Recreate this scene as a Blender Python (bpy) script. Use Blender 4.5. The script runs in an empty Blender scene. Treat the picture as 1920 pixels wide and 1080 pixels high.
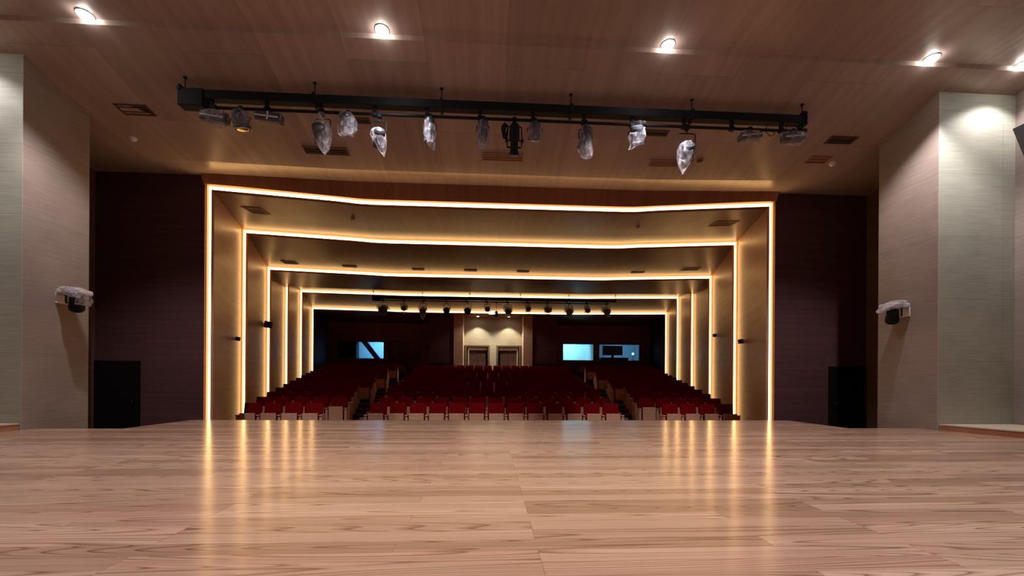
import bpy, bmesh, math, random
from mathutils import Vector, Matrix
R = random.Random(7)
C = bpy.context.scene.collection
SC = bpy.context.scene

# ------------------------------------------------------------------ camera, world, exposure
F = 781.98; YAW = 0.055158; ROLL = 0.00642; CX = -0.2446; ZC = 1.58; PY = 708.0
cam_d = bpy.data.cameras.new('camera'); cam = bpy.data.objects.new('camera', cam_d); C.objects.link(cam)
r0 = Vector((math.cos(YAW), -math.sin(YAW), 0)); u0 = Vector((0, 0, 1)); fw = Vector((math.sin(YAW), math.cos(YAW), 0))
rt = r0*math.cos(ROLL) + u0*math.sin(ROLL); up = u0*math.cos(ROLL) - r0*math.sin(ROLL)
M = Matrix((rt, up, -fw)).transposed().to_4x4(); M.translation = Vector((CX, 0, ZC))
cam.matrix_world = M
cam_d.sensor_width = 36; cam_d.lens = F/1920*36; cam_d.shift_y = (PY-540)/1920; cam_d.clip_end = 200; cam_d.clip_start = .05
SC.camera = cam
w = bpy.data.worlds.new('world'); SC.world = w; w.use_nodes = True
w.node_tree.nodes['Background'].inputs[0].default_value = (.9, .85, 1, 1)
w.node_tree.nodes['Background'].inputs[1].default_value = 0.0
SC.view_settings.view_transform = 'Standard'; SC.view_settings.look = 'None'
SC.view_settings.exposure = 0.0; SC.view_settings.gamma = 1; SC.view_settings.use_curve_mapping = False
SC.cycles.use_denoising = True
SC.cycles.max_bounces = 10; SC.cycles.diffuse_bounces = 5; SC.cycles.glossy_bounces = 5
SC.cycles.transmission_bounces = 6; SC.cycles.transparent_max_bounces = 16
SC.cycles.sample_clamp_indirect = 6; SC.cycles.caustics_reflective = False; SC.cycles.caustics_refractive = False

# light levels of the place's own lamps
SPOT_W = 560.0        # each stage downlight
SPOT_COL = (1.0, .95, .96)
STRIP_E = 8.0         # LED strips
STRIP_COL = (1.0, .585, .225)
DOOR_W = 170.0
ROOM_COL = (.25, .72, 1.0)

# ------------------------------------------------------------------ materials
def mat(name):
    m = bpy.data.materials.new(name); m.use_nodes = True
    nt = m.node_tree; b = nt.nodes['Principled BSDF']
    return m, nt, b
def N(nt, t, **kw):
    n = nt.nodes.new(t)
    for k, v in kw.items():
        if k.startswith('i_'): n.inputs[k[2:].replace('_', ' ')].default_value = v
        else: setattr(n, k, v)
    return n
def L(nt, a, b): nt.links.new(a, b)
def ramp(nt, fac, stops):
    r = nt.nodes.new('ShaderNodeValToRGB'); e = r.color_ramp.elements
    while len(e) < len(stops): e.new(.5)
    for i, (p, c) in enumerate(stops): e[i].position = p; e[i].color = (*c, 1)
    L(nt, fac, r.inputs[0]); return r.outputs[0]
def coords(nt, scale=(1, 1, 1), rot=(0, 0, 0), loc=(0, 0, 0)):
    tc = nt.nodes.new('ShaderNodeTexCoord'); mp = nt.nodes.new('ShaderNodeMapping')
    mp.inputs['Scale'].default_value = scale; mp.inputs['Rotation'].default_value = rot; mp.inputs['Location'].default_value = loc
    L(nt, tc.outputs['Object'], mp.inputs[0]); return mp.outputs[0]
def math_(nt, op, a, b=None):
    n = nt.nodes.new('ShaderNodeMath'); n.operation = op
    for i, v in enumerate((a, b)):
        if v is None: continue
        if isinstance(v, (int, float)): n.inputs[i].default_value = v
        else: L(nt, v, n.inputs[i])
    return n.outputs[0]
def mixc(nt, fac, a, b, mode='MIX'):
    n = nt.nodes.new('ShaderNodeMix'); n.data_type = 'RGBA'; n.blend_type = mode
    for i, v in ((0, fac), (6, a), (7, b)):
        if isinstance(v, (int, float)): n.inputs[i].default_value = v
        elif isinstance(v, tuple): n.inputs[i].default_value = (*v, 1)
        else: L(nt, v, n.inputs[i])
    return n.outputs[2]
def plain(name, col, rough=.5, metal=0, spec=.5, noise=0.0, nscale=8):
    m, nt, b = mat(name)
    b.inputs['Base Color'].default_value = (*col, 1); b.inputs['Roughness'].default_value = rough
    b.inputs['Metallic'].default_value = metal; b.inputs['Specular IOR Level'].default_value = spec
    if noise:
        n = N(nt, 'ShaderNodeTexNoise', i_Scale=nscale, i_Detail=4.0); L(nt, coords(nt), n.inputs['Vector'])
        lo = tuple(c*(1-noise) for c in col); hi = tuple(min(1, c*(1+noise)) for c in col)
        L(nt, ramp(nt, n.outputs['Fac'], [(.3, lo), (.7, hi)]), b.inputs['Base Color'])
    return m
def emit(name, col, e):
    m, nt, b = mat(name)
    b.inputs['Base Color'].default_value = (0, 0, 0, 1)
    b.inputs['Emission Color'].default_value = (*col, 1); b.inputs['Emission Strength'].default_value = e
    return m

def stage_oak():
    m, nt, b = mat('stage_oak')
    v = coords(nt)
    br = N(nt, 'ShaderNodeTexBrick', offset=.37, offset_frequency=3, squash=1.0)
    br.inputs['Scale'].default_value = 1; br.inputs['Brick Width'].default_value = 1.9; br.inputs['Row Height'].default_value = .135
    br.inputs['Mortar Size'].default_value = .0012; br.inputs['Mortar Smooth'].default_value = .1; br.inputs['Bias'].default_value = 0
    br.inputs['Color1'].default_value = (0, 0, 0, 1); br.inputs['Color2'].default_value = (1, 1, 1, 1); br.inputs['Mortar'].default_value = (.5, .5, .5, 1)
    L(nt, v, br.inputs['Vector'])
    rnd = br.outputs['Color']
    sep = N(nt, 'ShaderNodeSeparateXYZ'); L(nt, v, sep.inputs[0])
    off = math_(nt, 'MULTIPLY', N_rgb(nt, rnd), 37.0)
    comb = N(nt, 'ShaderNodeCombineXYZ')
    L(nt, math_(nt, 'MULTIPLY', sep.outputs[0], .26), comb.inputs[0]); L(nt, math_(nt, 'MULTIPLY', sep.outputs[1], 5.5), comb.inputs[1]); L(nt, off, comb.inputs[2])
    n1 = N(nt, 'ShaderNodeTexNoise', i_Scale=1.0, i_Detail=.3, i_Roughness=.4); L(nt, comb.outputs[0], n1.inputs['Vector'])
    # contour rings of a stretched field read as cathedral grain
    rings = math_(nt, 'FRACT', math_(nt, 'MULTIPLY', n1.outputs['Fac'], 26.0))
    grain = ramp(nt, rings, [(0, (.30, .20, .15)), (.10, (.62, .55, .5)), (.35, (1, 1, 1)), (.92, (.9, .88, .86)), (1.0, (.30, .20, .15))])
    c2 = N(nt, 'ShaderNodeCombineXYZ')
    L(nt, math_(nt, 'MULTIPLY', sep.outputs[0], 1.2), c2.inputs[0]); L(nt, math_(nt, 'MULTIPLY', sep.outputs[1], 90.0), c2.inputs[1]); L(nt, off, c2.inputs[2])
    n2 = N(nt, 'ShaderNodeTexNoise', i_Scale=1.0, i_Detail=4.0); L(nt, c2.outputs[0], n2.inputs['Vector'])
    base = ramp(nt, N_rgb(nt, rnd), [(0, (.32, .185, .128)), (.3, (.42, .26, .187)), (.65, (.53, .345, .255)), (1, (.38, .215, .155))])
    col = mixc(nt, .85, base, mixc(nt, 1.0, base, grain, 'MULTIPLY'))
    col = mixc(nt, .5, col, mixc(nt, 1.0, col, ramp(nt, n2.outputs['Fac'], [(.3, (.7, .66, .62)), (.65, (1.08, 1.08, 1.08))]), 'MULTIPLY'))
    gap = ramp(nt, br.outputs['Fac'], [(0, (1, 1, 1)), (1, (.45, .38, .33))])
    col = mixc(nt, 1.0, col, gap, 'MULTIPLY')
    L(nt, col, b.inputs['Base Color'])
    rr = ramp(nt, n2.outputs['Fac'], [(.3, (.15,)*3), (.7, (.215,)*3)]); L(nt, rr, b.inputs['Roughness'])
    b.inputs['Specular IOR Level'].default_value = .6
    c3 = N(nt, 'ShaderNodeCombineXYZ')
    L(nt, math_(nt, 'MULTIPLY', sep.outputs[0], 2.0), c3.inputs[0]); L(nt, math_(nt, 'MULTIPLY', sep.outputs[1], 26.0), c3.inputs[1]); L(nt, off, c3.inputs[2])
    n3 = N(nt, 'ShaderNodeTexNoise', i_Scale=1.0, i_Detail=3.0); L(nt, c3.outputs[0], n3.inputs['Vector'])
    hsum = math_(nt, 'ADD', n3.outputs['Fac'], math_(nt, 'MULTIPLY', N_rgb(nt, grain), .12))
    bp = N(nt, 'ShaderNodeBump', i_Strength=.38, i_Distance=.0022); L(nt, hsum, bp.inputs['Height']); L(nt, bp.outputs[0], b.inputs['Normal'])
    return m
def N_rgb(nt, s):
    n = nt.nodes.new('ShaderNodeRGBToBW'); L(nt, s, n.inputs[0]); return n.outputs[0]

def veneer(name, c_lo, c_hi, rough, along='Y', pw=1.22, pl=2.44, seam=.5, tint=.25, gscale=1.0, bump=.02, spec=.35, stint=(1, .72, .5)):
    """wood veneer sheets; grain and long joints run along the given axis"""
    m, nt, b = mat(name)
    tc = nt.nodes.new('ShaderNodeTexCoord'); sep = N(nt, 'ShaderNodeSeparateXYZ'); L(nt, tc.outputs['Object'], sep.inputs[0])
    x, y, z = sep.outputs
    c = N(nt, 'ShaderNodeCombineXYZ')
    if along == 'Y': a_, b_ = y, x
    elif along == 'YZ': a_, b_ = y, z           # side walls, grain along Y
    else: a_, b_ = x, z                          # walls across, grain along X
    L(nt, a_, c.inputs[0]); L(nt, b_, c.inputs[1])
    br = N(nt, 'ShaderNodeTexBrick', offset=.5, offset_frequency=2)
    br.inputs['Scale'].default_value = 1; br.inputs['Brick Width'].default_value = pl; br.inputs['Row Height'].default_value = pw
    br.inputs['Mortar Size'].default_value = .006; br.inputs['Mortar Smooth'].default_value = .3
    br.inputs['Color1'].default_value = (0, 0, 0, 1); br.inputs['Color2'].default_value = (1, 1, 1, 1); br.inputs['Mortar'].default_value = (.5, .5, .5, 1)
    L(nt, c.outputs[0], br.inputs['Vector'])
    rnd = N_rgb(nt, br.outputs['Color'])
    g = N(nt, 'ShaderNodeCombineXYZ')
    L(nt, math_(nt, 'MULTIPLY', a_, .35*gscale), g.inputs[0]); L(nt, math_(nt, 'MULTIPLY', b_, 7*gscale), g.inputs[1]); L(nt, math_(nt, 'MULTIPLY', rnd, 19.0), g.inputs[2])
    n = N(nt, 'ShaderNodeTexNoise', i_Scale=1.0, i_Detail=5.0, i_Roughness=.6); L(nt, g.outputs[0], n.inputs['Vector'])
    col = ramp(nt, n.outputs['Fac'], [(.3, c_lo), (.7, c_hi)])
    t = ramp(nt, rnd, [(0, (1-tint,)*3), (1, (1+tint*.6,)*3)]); col = mixc(nt, 1.0, col, t, 'MULTIPLY')
    col = mixc(nt, 1.0, col, ramp(nt, br.outputs['Fac'], [(0, (1, 1, 1)), (1, (1-seam,)*3)]), 'MULTIPLY')
    L(nt, col, b.inputs['Base Color']); b.inputs['Roughness'].default_value = rough; b.inputs['Specular IOR Level'].default_value = spec; b.inputs['Specular Tint'].default_value = (*stint, 1)
    bp = N(nt, 'ShaderNodeBump', i_Strength=.25, i_Distance=bump); L(nt, n.outputs['Fac'], bp.inputs['Height']); L(nt, bp.outputs[0], b.inputs['Normal'])
    return m

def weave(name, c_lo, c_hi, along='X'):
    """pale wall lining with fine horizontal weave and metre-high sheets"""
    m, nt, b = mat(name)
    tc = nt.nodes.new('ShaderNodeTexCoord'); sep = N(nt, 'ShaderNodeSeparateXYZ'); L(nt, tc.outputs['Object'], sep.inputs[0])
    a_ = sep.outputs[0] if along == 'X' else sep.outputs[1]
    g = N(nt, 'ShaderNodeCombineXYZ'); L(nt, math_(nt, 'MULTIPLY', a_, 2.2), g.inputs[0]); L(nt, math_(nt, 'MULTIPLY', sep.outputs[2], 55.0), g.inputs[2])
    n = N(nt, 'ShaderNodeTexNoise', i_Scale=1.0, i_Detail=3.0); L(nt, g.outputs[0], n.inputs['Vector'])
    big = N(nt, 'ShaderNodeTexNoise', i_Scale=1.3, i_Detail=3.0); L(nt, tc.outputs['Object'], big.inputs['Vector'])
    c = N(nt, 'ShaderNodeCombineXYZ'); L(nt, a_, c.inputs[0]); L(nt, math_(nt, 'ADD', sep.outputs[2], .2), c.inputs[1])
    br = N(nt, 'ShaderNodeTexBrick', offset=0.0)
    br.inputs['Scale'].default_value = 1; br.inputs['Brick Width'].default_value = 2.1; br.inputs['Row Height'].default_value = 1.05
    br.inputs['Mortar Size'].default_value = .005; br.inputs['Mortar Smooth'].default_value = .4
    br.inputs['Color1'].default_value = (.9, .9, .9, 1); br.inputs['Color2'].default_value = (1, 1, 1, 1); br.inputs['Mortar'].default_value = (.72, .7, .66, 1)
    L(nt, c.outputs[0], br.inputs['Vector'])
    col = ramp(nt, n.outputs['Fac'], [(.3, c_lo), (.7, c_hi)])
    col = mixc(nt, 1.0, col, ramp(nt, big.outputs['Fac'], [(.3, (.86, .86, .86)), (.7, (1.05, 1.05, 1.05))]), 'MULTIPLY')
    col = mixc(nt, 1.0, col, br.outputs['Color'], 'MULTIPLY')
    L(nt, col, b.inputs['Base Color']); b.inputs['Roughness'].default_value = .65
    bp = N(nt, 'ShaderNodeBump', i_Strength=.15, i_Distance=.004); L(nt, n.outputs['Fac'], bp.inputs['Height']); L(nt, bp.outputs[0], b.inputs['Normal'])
    return m

def plastic_film():
    m, nt, b = mat('plastic_film')
    out = nt.nodes['Material Output']
    b.inputs['Base Color'].default_value = (.55, .50, .57, 1); b.inputs['Roughness'].default_value = .22
    tr = nt.nodes.new('ShaderNodeBsdfTransparent'); tl = nt.nodes.new('ShaderNodeBsdfTranslucent'); tl.inputs[0].default_value = (.6, .54, .57, 1)
    n = N(nt, 'ShaderNodeTexNoise', i_Scale=14.0, i_Detail=4.0); L(nt, coords(nt, (1, 1, .5)), n.inputs['Vector'])
    bp = N(nt, 'ShaderNodeBump', i_Strength=.8, i_Distance=.03); L(nt, n.outputs['Fac'], bp.inputs['Height']); L(nt, bp.outputs[0], b.inputs['Normal'])
    m1 = nt.nodes.new('ShaderNodeMixShader'); m1.inputs[0].default_value = .4; L(nt, b.outputs[0], m1.inputs[1]); L(nt, tl.outputs[0], m1.inputs[2])
    m2 = nt.nodes.new('ShaderNodeMixShader')
    fac = ramp(nt, n.outputs['Fac'], [(.42, (.82,)*3), (.60, (.30,)*3)]); L(nt, fac, m2.inputs[0])
    L(nt, m1.outputs[0], m2.inputs[1]); L(nt, tr.outputs[0], m2.inputs[2]); L(nt, m2.outputs[0], out.inputs[0])
    return m
def glass():
    m, nt, b = mat('window_glass'); out = nt.nodes['Material Output']
    g = nt.nodes.new('ShaderNodeBsdfGlossy'); g.inputs['Roughness'].default_value = .02
    t = nt.nodes.new('ShaderNodeBsdfTransparent'); t.inputs[0].default_value = (.9, .95, .97, 1)
    mx = nt.nodes.new('ShaderNodeMixShader'); mx.inputs[0].default_value = .06
    L(nt, t.outputs[0], mx.inputs[1]); L(nt, g.outputs[0], mx.inputs[2]); L(nt, mx.outputs[0], out.inputs[0]); return m

MT = dict(
    oak=stage_oak(),
    ceil=veneer('ceiling_veneer', (.32, .235, .205), (.41, .315, .28), .30, 'Y', 1.22, 2.6, .25, .16, 1, .02, .5),
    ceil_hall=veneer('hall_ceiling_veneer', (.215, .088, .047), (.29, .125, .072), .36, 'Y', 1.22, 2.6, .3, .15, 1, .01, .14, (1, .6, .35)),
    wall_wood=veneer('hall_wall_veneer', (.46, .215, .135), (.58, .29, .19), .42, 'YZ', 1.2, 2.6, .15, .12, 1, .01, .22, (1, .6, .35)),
    wing=veneer('wing_veneer', (.062, .025, .03), (.09, .039, .045), .7, 'X', 1.2, 2.6, .2, .12, 1.6),
    wing_y=veneer('wing_side_veneer', (.16, .085, .05), (.22, .12, .07), .5, 'YZ', 1.2, 2.6, .2, .12),
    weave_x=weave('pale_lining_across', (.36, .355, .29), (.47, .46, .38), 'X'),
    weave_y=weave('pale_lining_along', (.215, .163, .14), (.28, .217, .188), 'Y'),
    beige=weave('foyer_lining', (.42, .36, .28), (.54, .47, .37), 'X'),
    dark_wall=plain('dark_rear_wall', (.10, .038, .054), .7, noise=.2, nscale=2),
    rear_dark=plain('rear_side_wall', (.55, .27, .33), .75, noise=.15, nscale=2),
    curtain=plain('black_curtain', (.01, .009, .01), .9),
    carpet=plain('maroon_carpet', (.09, .03, .03), .95, noise=.3, nscale=60),
    nosing=plain('step_nosing', (.85, .72, .70), .6), step=plain('aisle_step', (.60, .43, .43), .8),
    red=plain('red_upholstery', (.21, .003, .006), .9, 0, .08, noise=.15, nscale=30),
    red_d=plain('dark_red_cushion', (.16, .006, .010), .85),
    seat_wood=veneer('seat_beech', (.66, .34, .215), (.78, .43, .29), .4, 'X', 3, 3, 0, 0, 3.0, .004),
    black=plain('black_paint', (.008, .010, .013), .6, 0, .15),
    lampgrey=plain('lamp_grey', (.05, .055, .07), .4, noise=.3, nscale=20),
    lampblue=plain('lamp_dark_blue', (.03, .04, .09), .3),
    steel=plain('steel', (.5, .48, .45), .3, 1),
    white=plain('white_plastic', (.75, .72, .7), .45),
    silver=plain('silver_wrap', (.62, .58, .6), .25, .3, noise=.3, nscale=40),
    tape=plain('label_tape', (.7, .68, .72), .4),
    film=plastic_film(), glass=glass(),
    brown=plain('vent_brown', (.10, .055, .04), .5), ventdark=plain('vent_dark', (.012, .008, .007), .8),
    ventwood=plain('vent_wood', (.26, .14, .09), .5),
    orange=plain('orange_ring', (.5, .16, .05), .5),
    doordark=plain('dark_door', (.005, .003, .003), .8, 0, .1), doorred=plain('entrance_door', (.10, .045, .04), .5, noise=.25, nscale=6),
    frame_b=plain('door_frame_brown', (.14, .085, .05), .5), frame_l=plain('door_frame_light', (.55, .47, .38), .45),
    curb=veneer('curb_wood', (.30, .135, .08), (.40, .19, .11), .45, 'Y', 3, 3, 0, 0, 2),
    curbtop=plain('curb_top', (.50, .40, .31), .4),
    pillar=plain('pillar_lining', (.66, .45, .34), .6, noise=.08, nscale=4),
    recess=plain('strip_recess_paint', (.75, .68, .55), .6),
    roomwhite=plain('room_white', (.8, .82, .82), .6), roomdark=plain('room_dark', (.04, .045, .055), .6),
    strip=emit('led_strip_light', STRIP_COL, STRIP_E), recess_glow=emit('painted_recess_glow', (1.0, .50, .13), 1.25), led=emit('downlight_lens', (1, .97, .9), 60.0),
    led_door=emit('foyer_downlight_lens', (1, .92, .75), 25.0),
    lens=plain('lens_glass', (.05, .08, .2), .06, .6), lensgold=plain('lens_gold', (.8, .6, .3), .2, .9),
)

# ------------------------------------------------------------------ mesh helpers
def obj(name, bm, mats, parent=None, smooth=False, loc=None):
    me = bpy.data.meshes.new(name); bmesh.ops.recalc_face_normals(bm, faces=bm.faces); bm.to_mesh(me); bm.free()
    for m in (mats if isinstance(mats, (list, tuple)) else [mats]): me.materials.append(MT[m])
    if smooth:
        for p in me.polygons: p.use_smooth = True
    o = bpy.data.objects.new(name, me); C.objects.link(o)
    if parent: o.parent = parent
    if loc: o.location = loc
    return o
def struct(name, bm, m, parent=None, smooth=False):
    o = obj(name, bm, m, parent, smooth)
    if not parent: o['kind'] = 'structure'
    return o
def thing(name, label, cat, loc=(0, 0, 0), rz=0, group=None):
    o = bpy.data.objects.new(name, None); C.objects.link(o); o.empty_display_size = .1
    o.location = loc; o.rotation_euler = (0, 0, rz); o['label'] = label; o['category'] = cat
    if group: o['group'] = group
    return o
def tag(o, label, cat, group=None, kind=None):
    o['label'] = label; o['category'] = cat
    if group: o['group'] = group
    if kind: o['kind'] = kind
    return o
def BM(): return bmesh.new()
def box(bm, x0, x1, y0, y1, z0, z1, bev=0, mat=None, mi=0, seg=2):
    g = bmesh.ops.create_cube(bm, size=1)
    vs = g['verts']; T = Matrix.Translation(((x0+x1)/2, (y0+y1)/2, (z0+z1)/2)) @ Matrix.Diagonal((x1-x0, y1-y0, z1-z0, 1))
    if mat: T = mat @ T
    bmesh.ops.transform(bm, matrix=T, verts=vs)
    fs = set(f for v in vs for f in v.link_faces)
    for f in fs: f.material_index = mi
    if bev:
        es = set(e for v in vs for e in v.link_edges)
        r = bmesh.ops.bevel(bm, geom=list(es), offset=bev, segments=seg, affect='EDGES', profile=.5)
        for f in r['faces']: f.material_index = mi
    return bm
def lathe(bm, prof, n=20, T=None, mi=0, cap=True):
    """prof: (r, z) list, revolved about z"""
    rings = []
    for r, z in prof:
        rings.append([bm.verts.new((r*math.cos(2*math.pi*i/n), r*math.sin(2*math.pi*i/n), z)) for i in range(n)])
    fs = []
    for a, b in zip(rings, rings[1:]):
        for i in range(n): fs.append(bm.faces.new((a[i], a[(i+1) % n], b[(i+1) % n], b[i])))
    if cap:
        fs.append(bm.faces.new(rings[0][::-1])); fs.append(bm.faces.new(rings[-1]))
    for f in fs: f.material_index = mi
    if T: bmesh.ops.transform(bm, matrix=T, verts=[v for r in rings for v in r])
    return bm
def tube(bm, pts, r, n=8):
    pts = [Vector(p) for p in pts]; rings = []
    for i, p in enumerate(pts):
        d = (pts[min(i+1, len(pts)-1)] - pts[max(i-1, 0)]).normalized()
        a = d.orthogonal().normalized() if i == 0 else (a - d*a.dot(d)).normalized()
        b = d.cross(a)
        rings.append([bm.verts.new(p + (a*math.cos(2*math.pi*k/n) + b*math.sin(2*math.pi*k/n))*r) for k in range(n)])
    for A, B in zip(rings, rings[1:]):
        for k in range(n): bm.faces.new((A[k], A[(k+1) % n], B[(k+1) % n], B[k]))
    bm.faces.new(rings[0][::-1]); bm.faces.new(rings[-1]); return bm
def rot(axis, deg): return Matrix.Rotation(math.radians(deg), 4, axis)
def prism(bm, poly, z0, z1):
    lo = [bm.verts.new((x, y, z0)) for x, y in poly]; hi = [bm.verts.new((x, y, z1)) for x, y in poly]
    n = len(poly)
    bm.faces.new(lo[::-1]); bm.faces.new(hi)
    for i in range(n): bm.faces.new((lo[i], lo[(i+1) % n], hi[(i+1) % n], hi[i]))
    return bm
def children(o): return [c for c in bpy.data.objects if c.parent == o]

# ------------------------------------------------------------------ setting: stage
SZ = .74
EDGE = 6.88
floor_poly = [(-12, -4), (12, -4), (12, EDGE), (5.98, EDGE), (5.86, 8.20), (-5.86, 8.20), (-5.98, EDGE), (-12, EDGE)]
bm = BM(); prism(bm, floor_poly[::1], .02, SZ); struct('floor', bm, 'oak')
# stage ceiling: folded panels, a little higher towards both sides
def rise(x, d): return .10*max(0, min(1, (abs(x)-3.3)/3.9))*max(0, min(1, (d-7.2)/1.7))
XS = [-13, -9, -7.4, -7.1, -6, -5, -4, -3.7, -3.3, -2.9, 0, 2.9, 3.3, 3.7, 4, 5, 6, 7.1, 7.4, 9, 13]
def ceil_loft(prof, xs, thick=.25):
    bm = BM(); rows = [[bm.verts.new((x, d, ZC+h+rise(x, d))) for x in xs] for d, h in prof]
    top = [[bm.verts.new((x, d, ZC+h+rise(x, d)+thick)) for x in xs] for d, h in prof]
    for A, B in ((rows, rows), (top, top)):
        for i in range(len(prof)-1):
            for k in range(len(xs)-1): bm.faces.new((A[i][k], A[i][k+1], A[i+1][k+1], A[i+1][k]))
    for k in range(len(xs)-1):
        bm.faces.new((rows[0][k], rows[0][k+1], top[0][k+1], top[0][k])); bm.faces.new((rows[-1][k], rows[-1][k+1], top[-1][k+1], top[-1][k]))
    for i in range(len(prof)-1):
        bm.faces.new((rows[i][0], rows[i+1][0], top[i+1][0], top[i][0])); bm.faces.new((rows[i][-1], rows[i+1][-1], top[i+1][-1], top[i][-1]))
    return bm
CEIL = [(-4.2, 4.985), (6.16, 4.985), (6.19, 4.935), (7.2, 4.65), (8.93, 4.345), (9.7, 4.335)]
def ceil_h(x, d):
    for (a, ha), (b, hb) in zip(CEIL, CEIL[1:]):
        if a <= d <= b: return ZC + ha + (hb-ha)*(d-a)/(b-a) + rise(x, d)
o = struct('ceiling', ceil_loft(CEIL, XS), 'ceil')
# fascia that drops from the stage ceiling to the hall mouth
def mouth_rise(x, w, k): return k*max(0, min(1, (abs(x)/w-.47)/.53))
bm = BM()
xs = [-6.56, -5.9, -5, -4, -3.5, -3.1, -2.6, 0, 2.6, 3.1, 3.5, 4, 5, 5.9, 6.56]
prof = [(9.44, None), (9.56, 3.995), (9.62, 3.995), (9.62, None)]
rows = []
for d, h in prof:
    rows.append([bm.verts.new((x, d, (ZC+4.34+rise(x, d)+.03) if h is None else ZC+h+mouth_rise(x, 6.4, .24))) for x in xs])
for i in range(4):
    A, B = rows[i], rows[(i+1) % 4]
    for k in range(len(xs)-1): bm.faces.new((A[k], A[k+1], B[k+1], B[k]))
bm.faces.new([r[0] for r in rows]); bm.faces.new([r[-1] for r in rows])
struct('trim_1', bm, 'ceil_hall')

XW = 7.25                                                    # stage side towers
for s, side in ((1, 'right'), (-1, 'left')):
    dn, df = (6.58, 7.65) if s > 0 else (6.66, 7.70)
    q = lambda a, b: (min(s*a, s*b), max(s*a, s*b))
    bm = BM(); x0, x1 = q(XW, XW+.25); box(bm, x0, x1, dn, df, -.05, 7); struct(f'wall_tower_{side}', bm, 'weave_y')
    bm = BM(); x0, x1 = q(XW+.002, 12.8); box(bm, x0, x1, dn-.005, dn+.23, -.05, 7); struct(f'wall_stage_{side}', bm, 'weave_x')
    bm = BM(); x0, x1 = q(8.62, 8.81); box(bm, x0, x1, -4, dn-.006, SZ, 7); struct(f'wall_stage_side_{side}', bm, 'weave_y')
    # wing recess: rear wall with a dark door, return wall
    bm = BM(); x0, x1 = q(6.535, 9.3); box(bm, x0, x1, 9.57, 9.85, -.05, 6.4); struct(f'wall_wing_{side}', bm, 'wing')
    bm = BM(); x0, x1 = q(8.82, 9.1); box(bm, x0, x1, 7.0, 9.565, -.05, 6.4); struct(f'wall_wing_side_{side}', bm, 'wing_y')
    # low timber curb in front of the stage side wall
    poly = [(s*7.28, dn-.01), (s*7.58, 5.64), (s*8.12, 4.1), (s*8.61, 4.1), (s*8.61, dn-.01)]
    bm = BM(); prism(bm, poly, SZ, SZ+.09); ob = obj('stage_curb', bm, 'curb')
    tag(ob, f'low brown timber curb at the foot of the pale wall on the stage {side}', 'curb')
    poly2 = [(s*7.27, dn-.01), (s*7.565, 5.63), (s*8.11, 4.09), (s*8.61, 4.09), (s*8.61, dn-.01)]
    bm = BM(); prism(bm, poly2, SZ+.09, SZ+.108); obj('curb_top', bm, 'curbtop', ob)
bm = BM(); box(bm, -13, 13, -4.3, -4.0, -.05, 7); struct('wall_back_stage', bm, 'curtain')
bm = BM(); prism(bm, [(7.66, -ZC-3.82), (8.60, -ZC-3.86), (8.60, -ZC-2.6), (8.22, -ZC-2.6)], 5.1, 5.9)
bmesh.ops.transform(bm, matrix=rot('X', 90) @ Matrix.Diagonal((1, -1, -1, 1)), verts=bm.verts); struct('trim_2', bm, 'ventdark')
# wing doors
for s, side, x0, x1 in ((-1, 'left', -8.80, -7.86), (1, 'right', 7.88, 8.80)):
    d = thing('door_%d' % (1 if s < 0 else 2), f'plain black wing door beside the {side} end of the stage', 'door', ((x0+x1)/2, 9.565, 0)); d['kind'] = 'structure'
    hw = (x1-x0)/2
    bm = BM(); box(bm, -hw, hw, -.035, 0, .0, ZC+.315); obj('door_leaf', bm, 'doordark', d)
    bm = BM(); lathe(bm, [(.012, 0), (.012, .06), (.028, .06), (.03, .085), (.012, .095)], 12, Matrix.Translation((-s*(hw-.09), -.035, 1.0)) @ rot('X', 90)); obj('door_handle', bm, 'black', d, True)

# ------------------------------------------------------------------ setting: hall
FR = [  # depth, half width (inner), corner height, centre height, strip at top?
    (9.60, 6.394, 4.113, 3.885, True), (12.68, 7.393, 4.198, 3.995, True), (15.76, 8.280, 3.898, 3.745, True),
    (18.84, 9.093, 4.02, 3.93, False), (21.92, 9.827, 4.307, 4.215, True), (25.0, 10.521, 3.945, 3.84, True)]
def path(w, hc, hk, zb, off=0.0, voff=None):
    voff = off if voff is None else voff
    us = [-1, -.85, -.7, -.58, -.5, -.44, -.25, 0, .25, .44, .5, .58, .7, .85, 1]
    top = []
    for u in us:
        x = u*(w+off); k = max(0, min(1, (abs(u)-.44)/.56)); k = k if k > .12 else k*k/.24+.0
        top.append((x, ZC+hk+(hc-hk)*k+voff))
    return (-(w+off), zb), top, ((w+off), zb)
def loft_parts(a, da, b, db):
    """left wall, ceiling, right wall between two frame paths"""
    out = []
    for pa, pb in (([a[0], a[1][0]], [b[0], b[1][0]]), (a[1], b[1]), ([a[1][-1], a[2]], [b[1][-1], b[2]])):
        bm = BM(); A = [bm.verts.new((x, da, z)) for x, z in pa]; B = [bm.verts.new((x, db, z)) for x, z in pb]
        for k in range(len(A)-1): bm.faces.new((A[k], A[k+1], B[k+1], B[k]))
        out.append(bm)
    return out
def merge(*bms):
    dst = bms[0]
    for b in bms[1:]:
        me = bpy.data.meshes.new('tmp'); b.to_mesh(me); b.free(); dst.from_mesh(me); bpy.data.meshes.remove(me)
    return dst
ZB = -.1
LIP, ST, REC = .06, .09, .135
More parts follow.
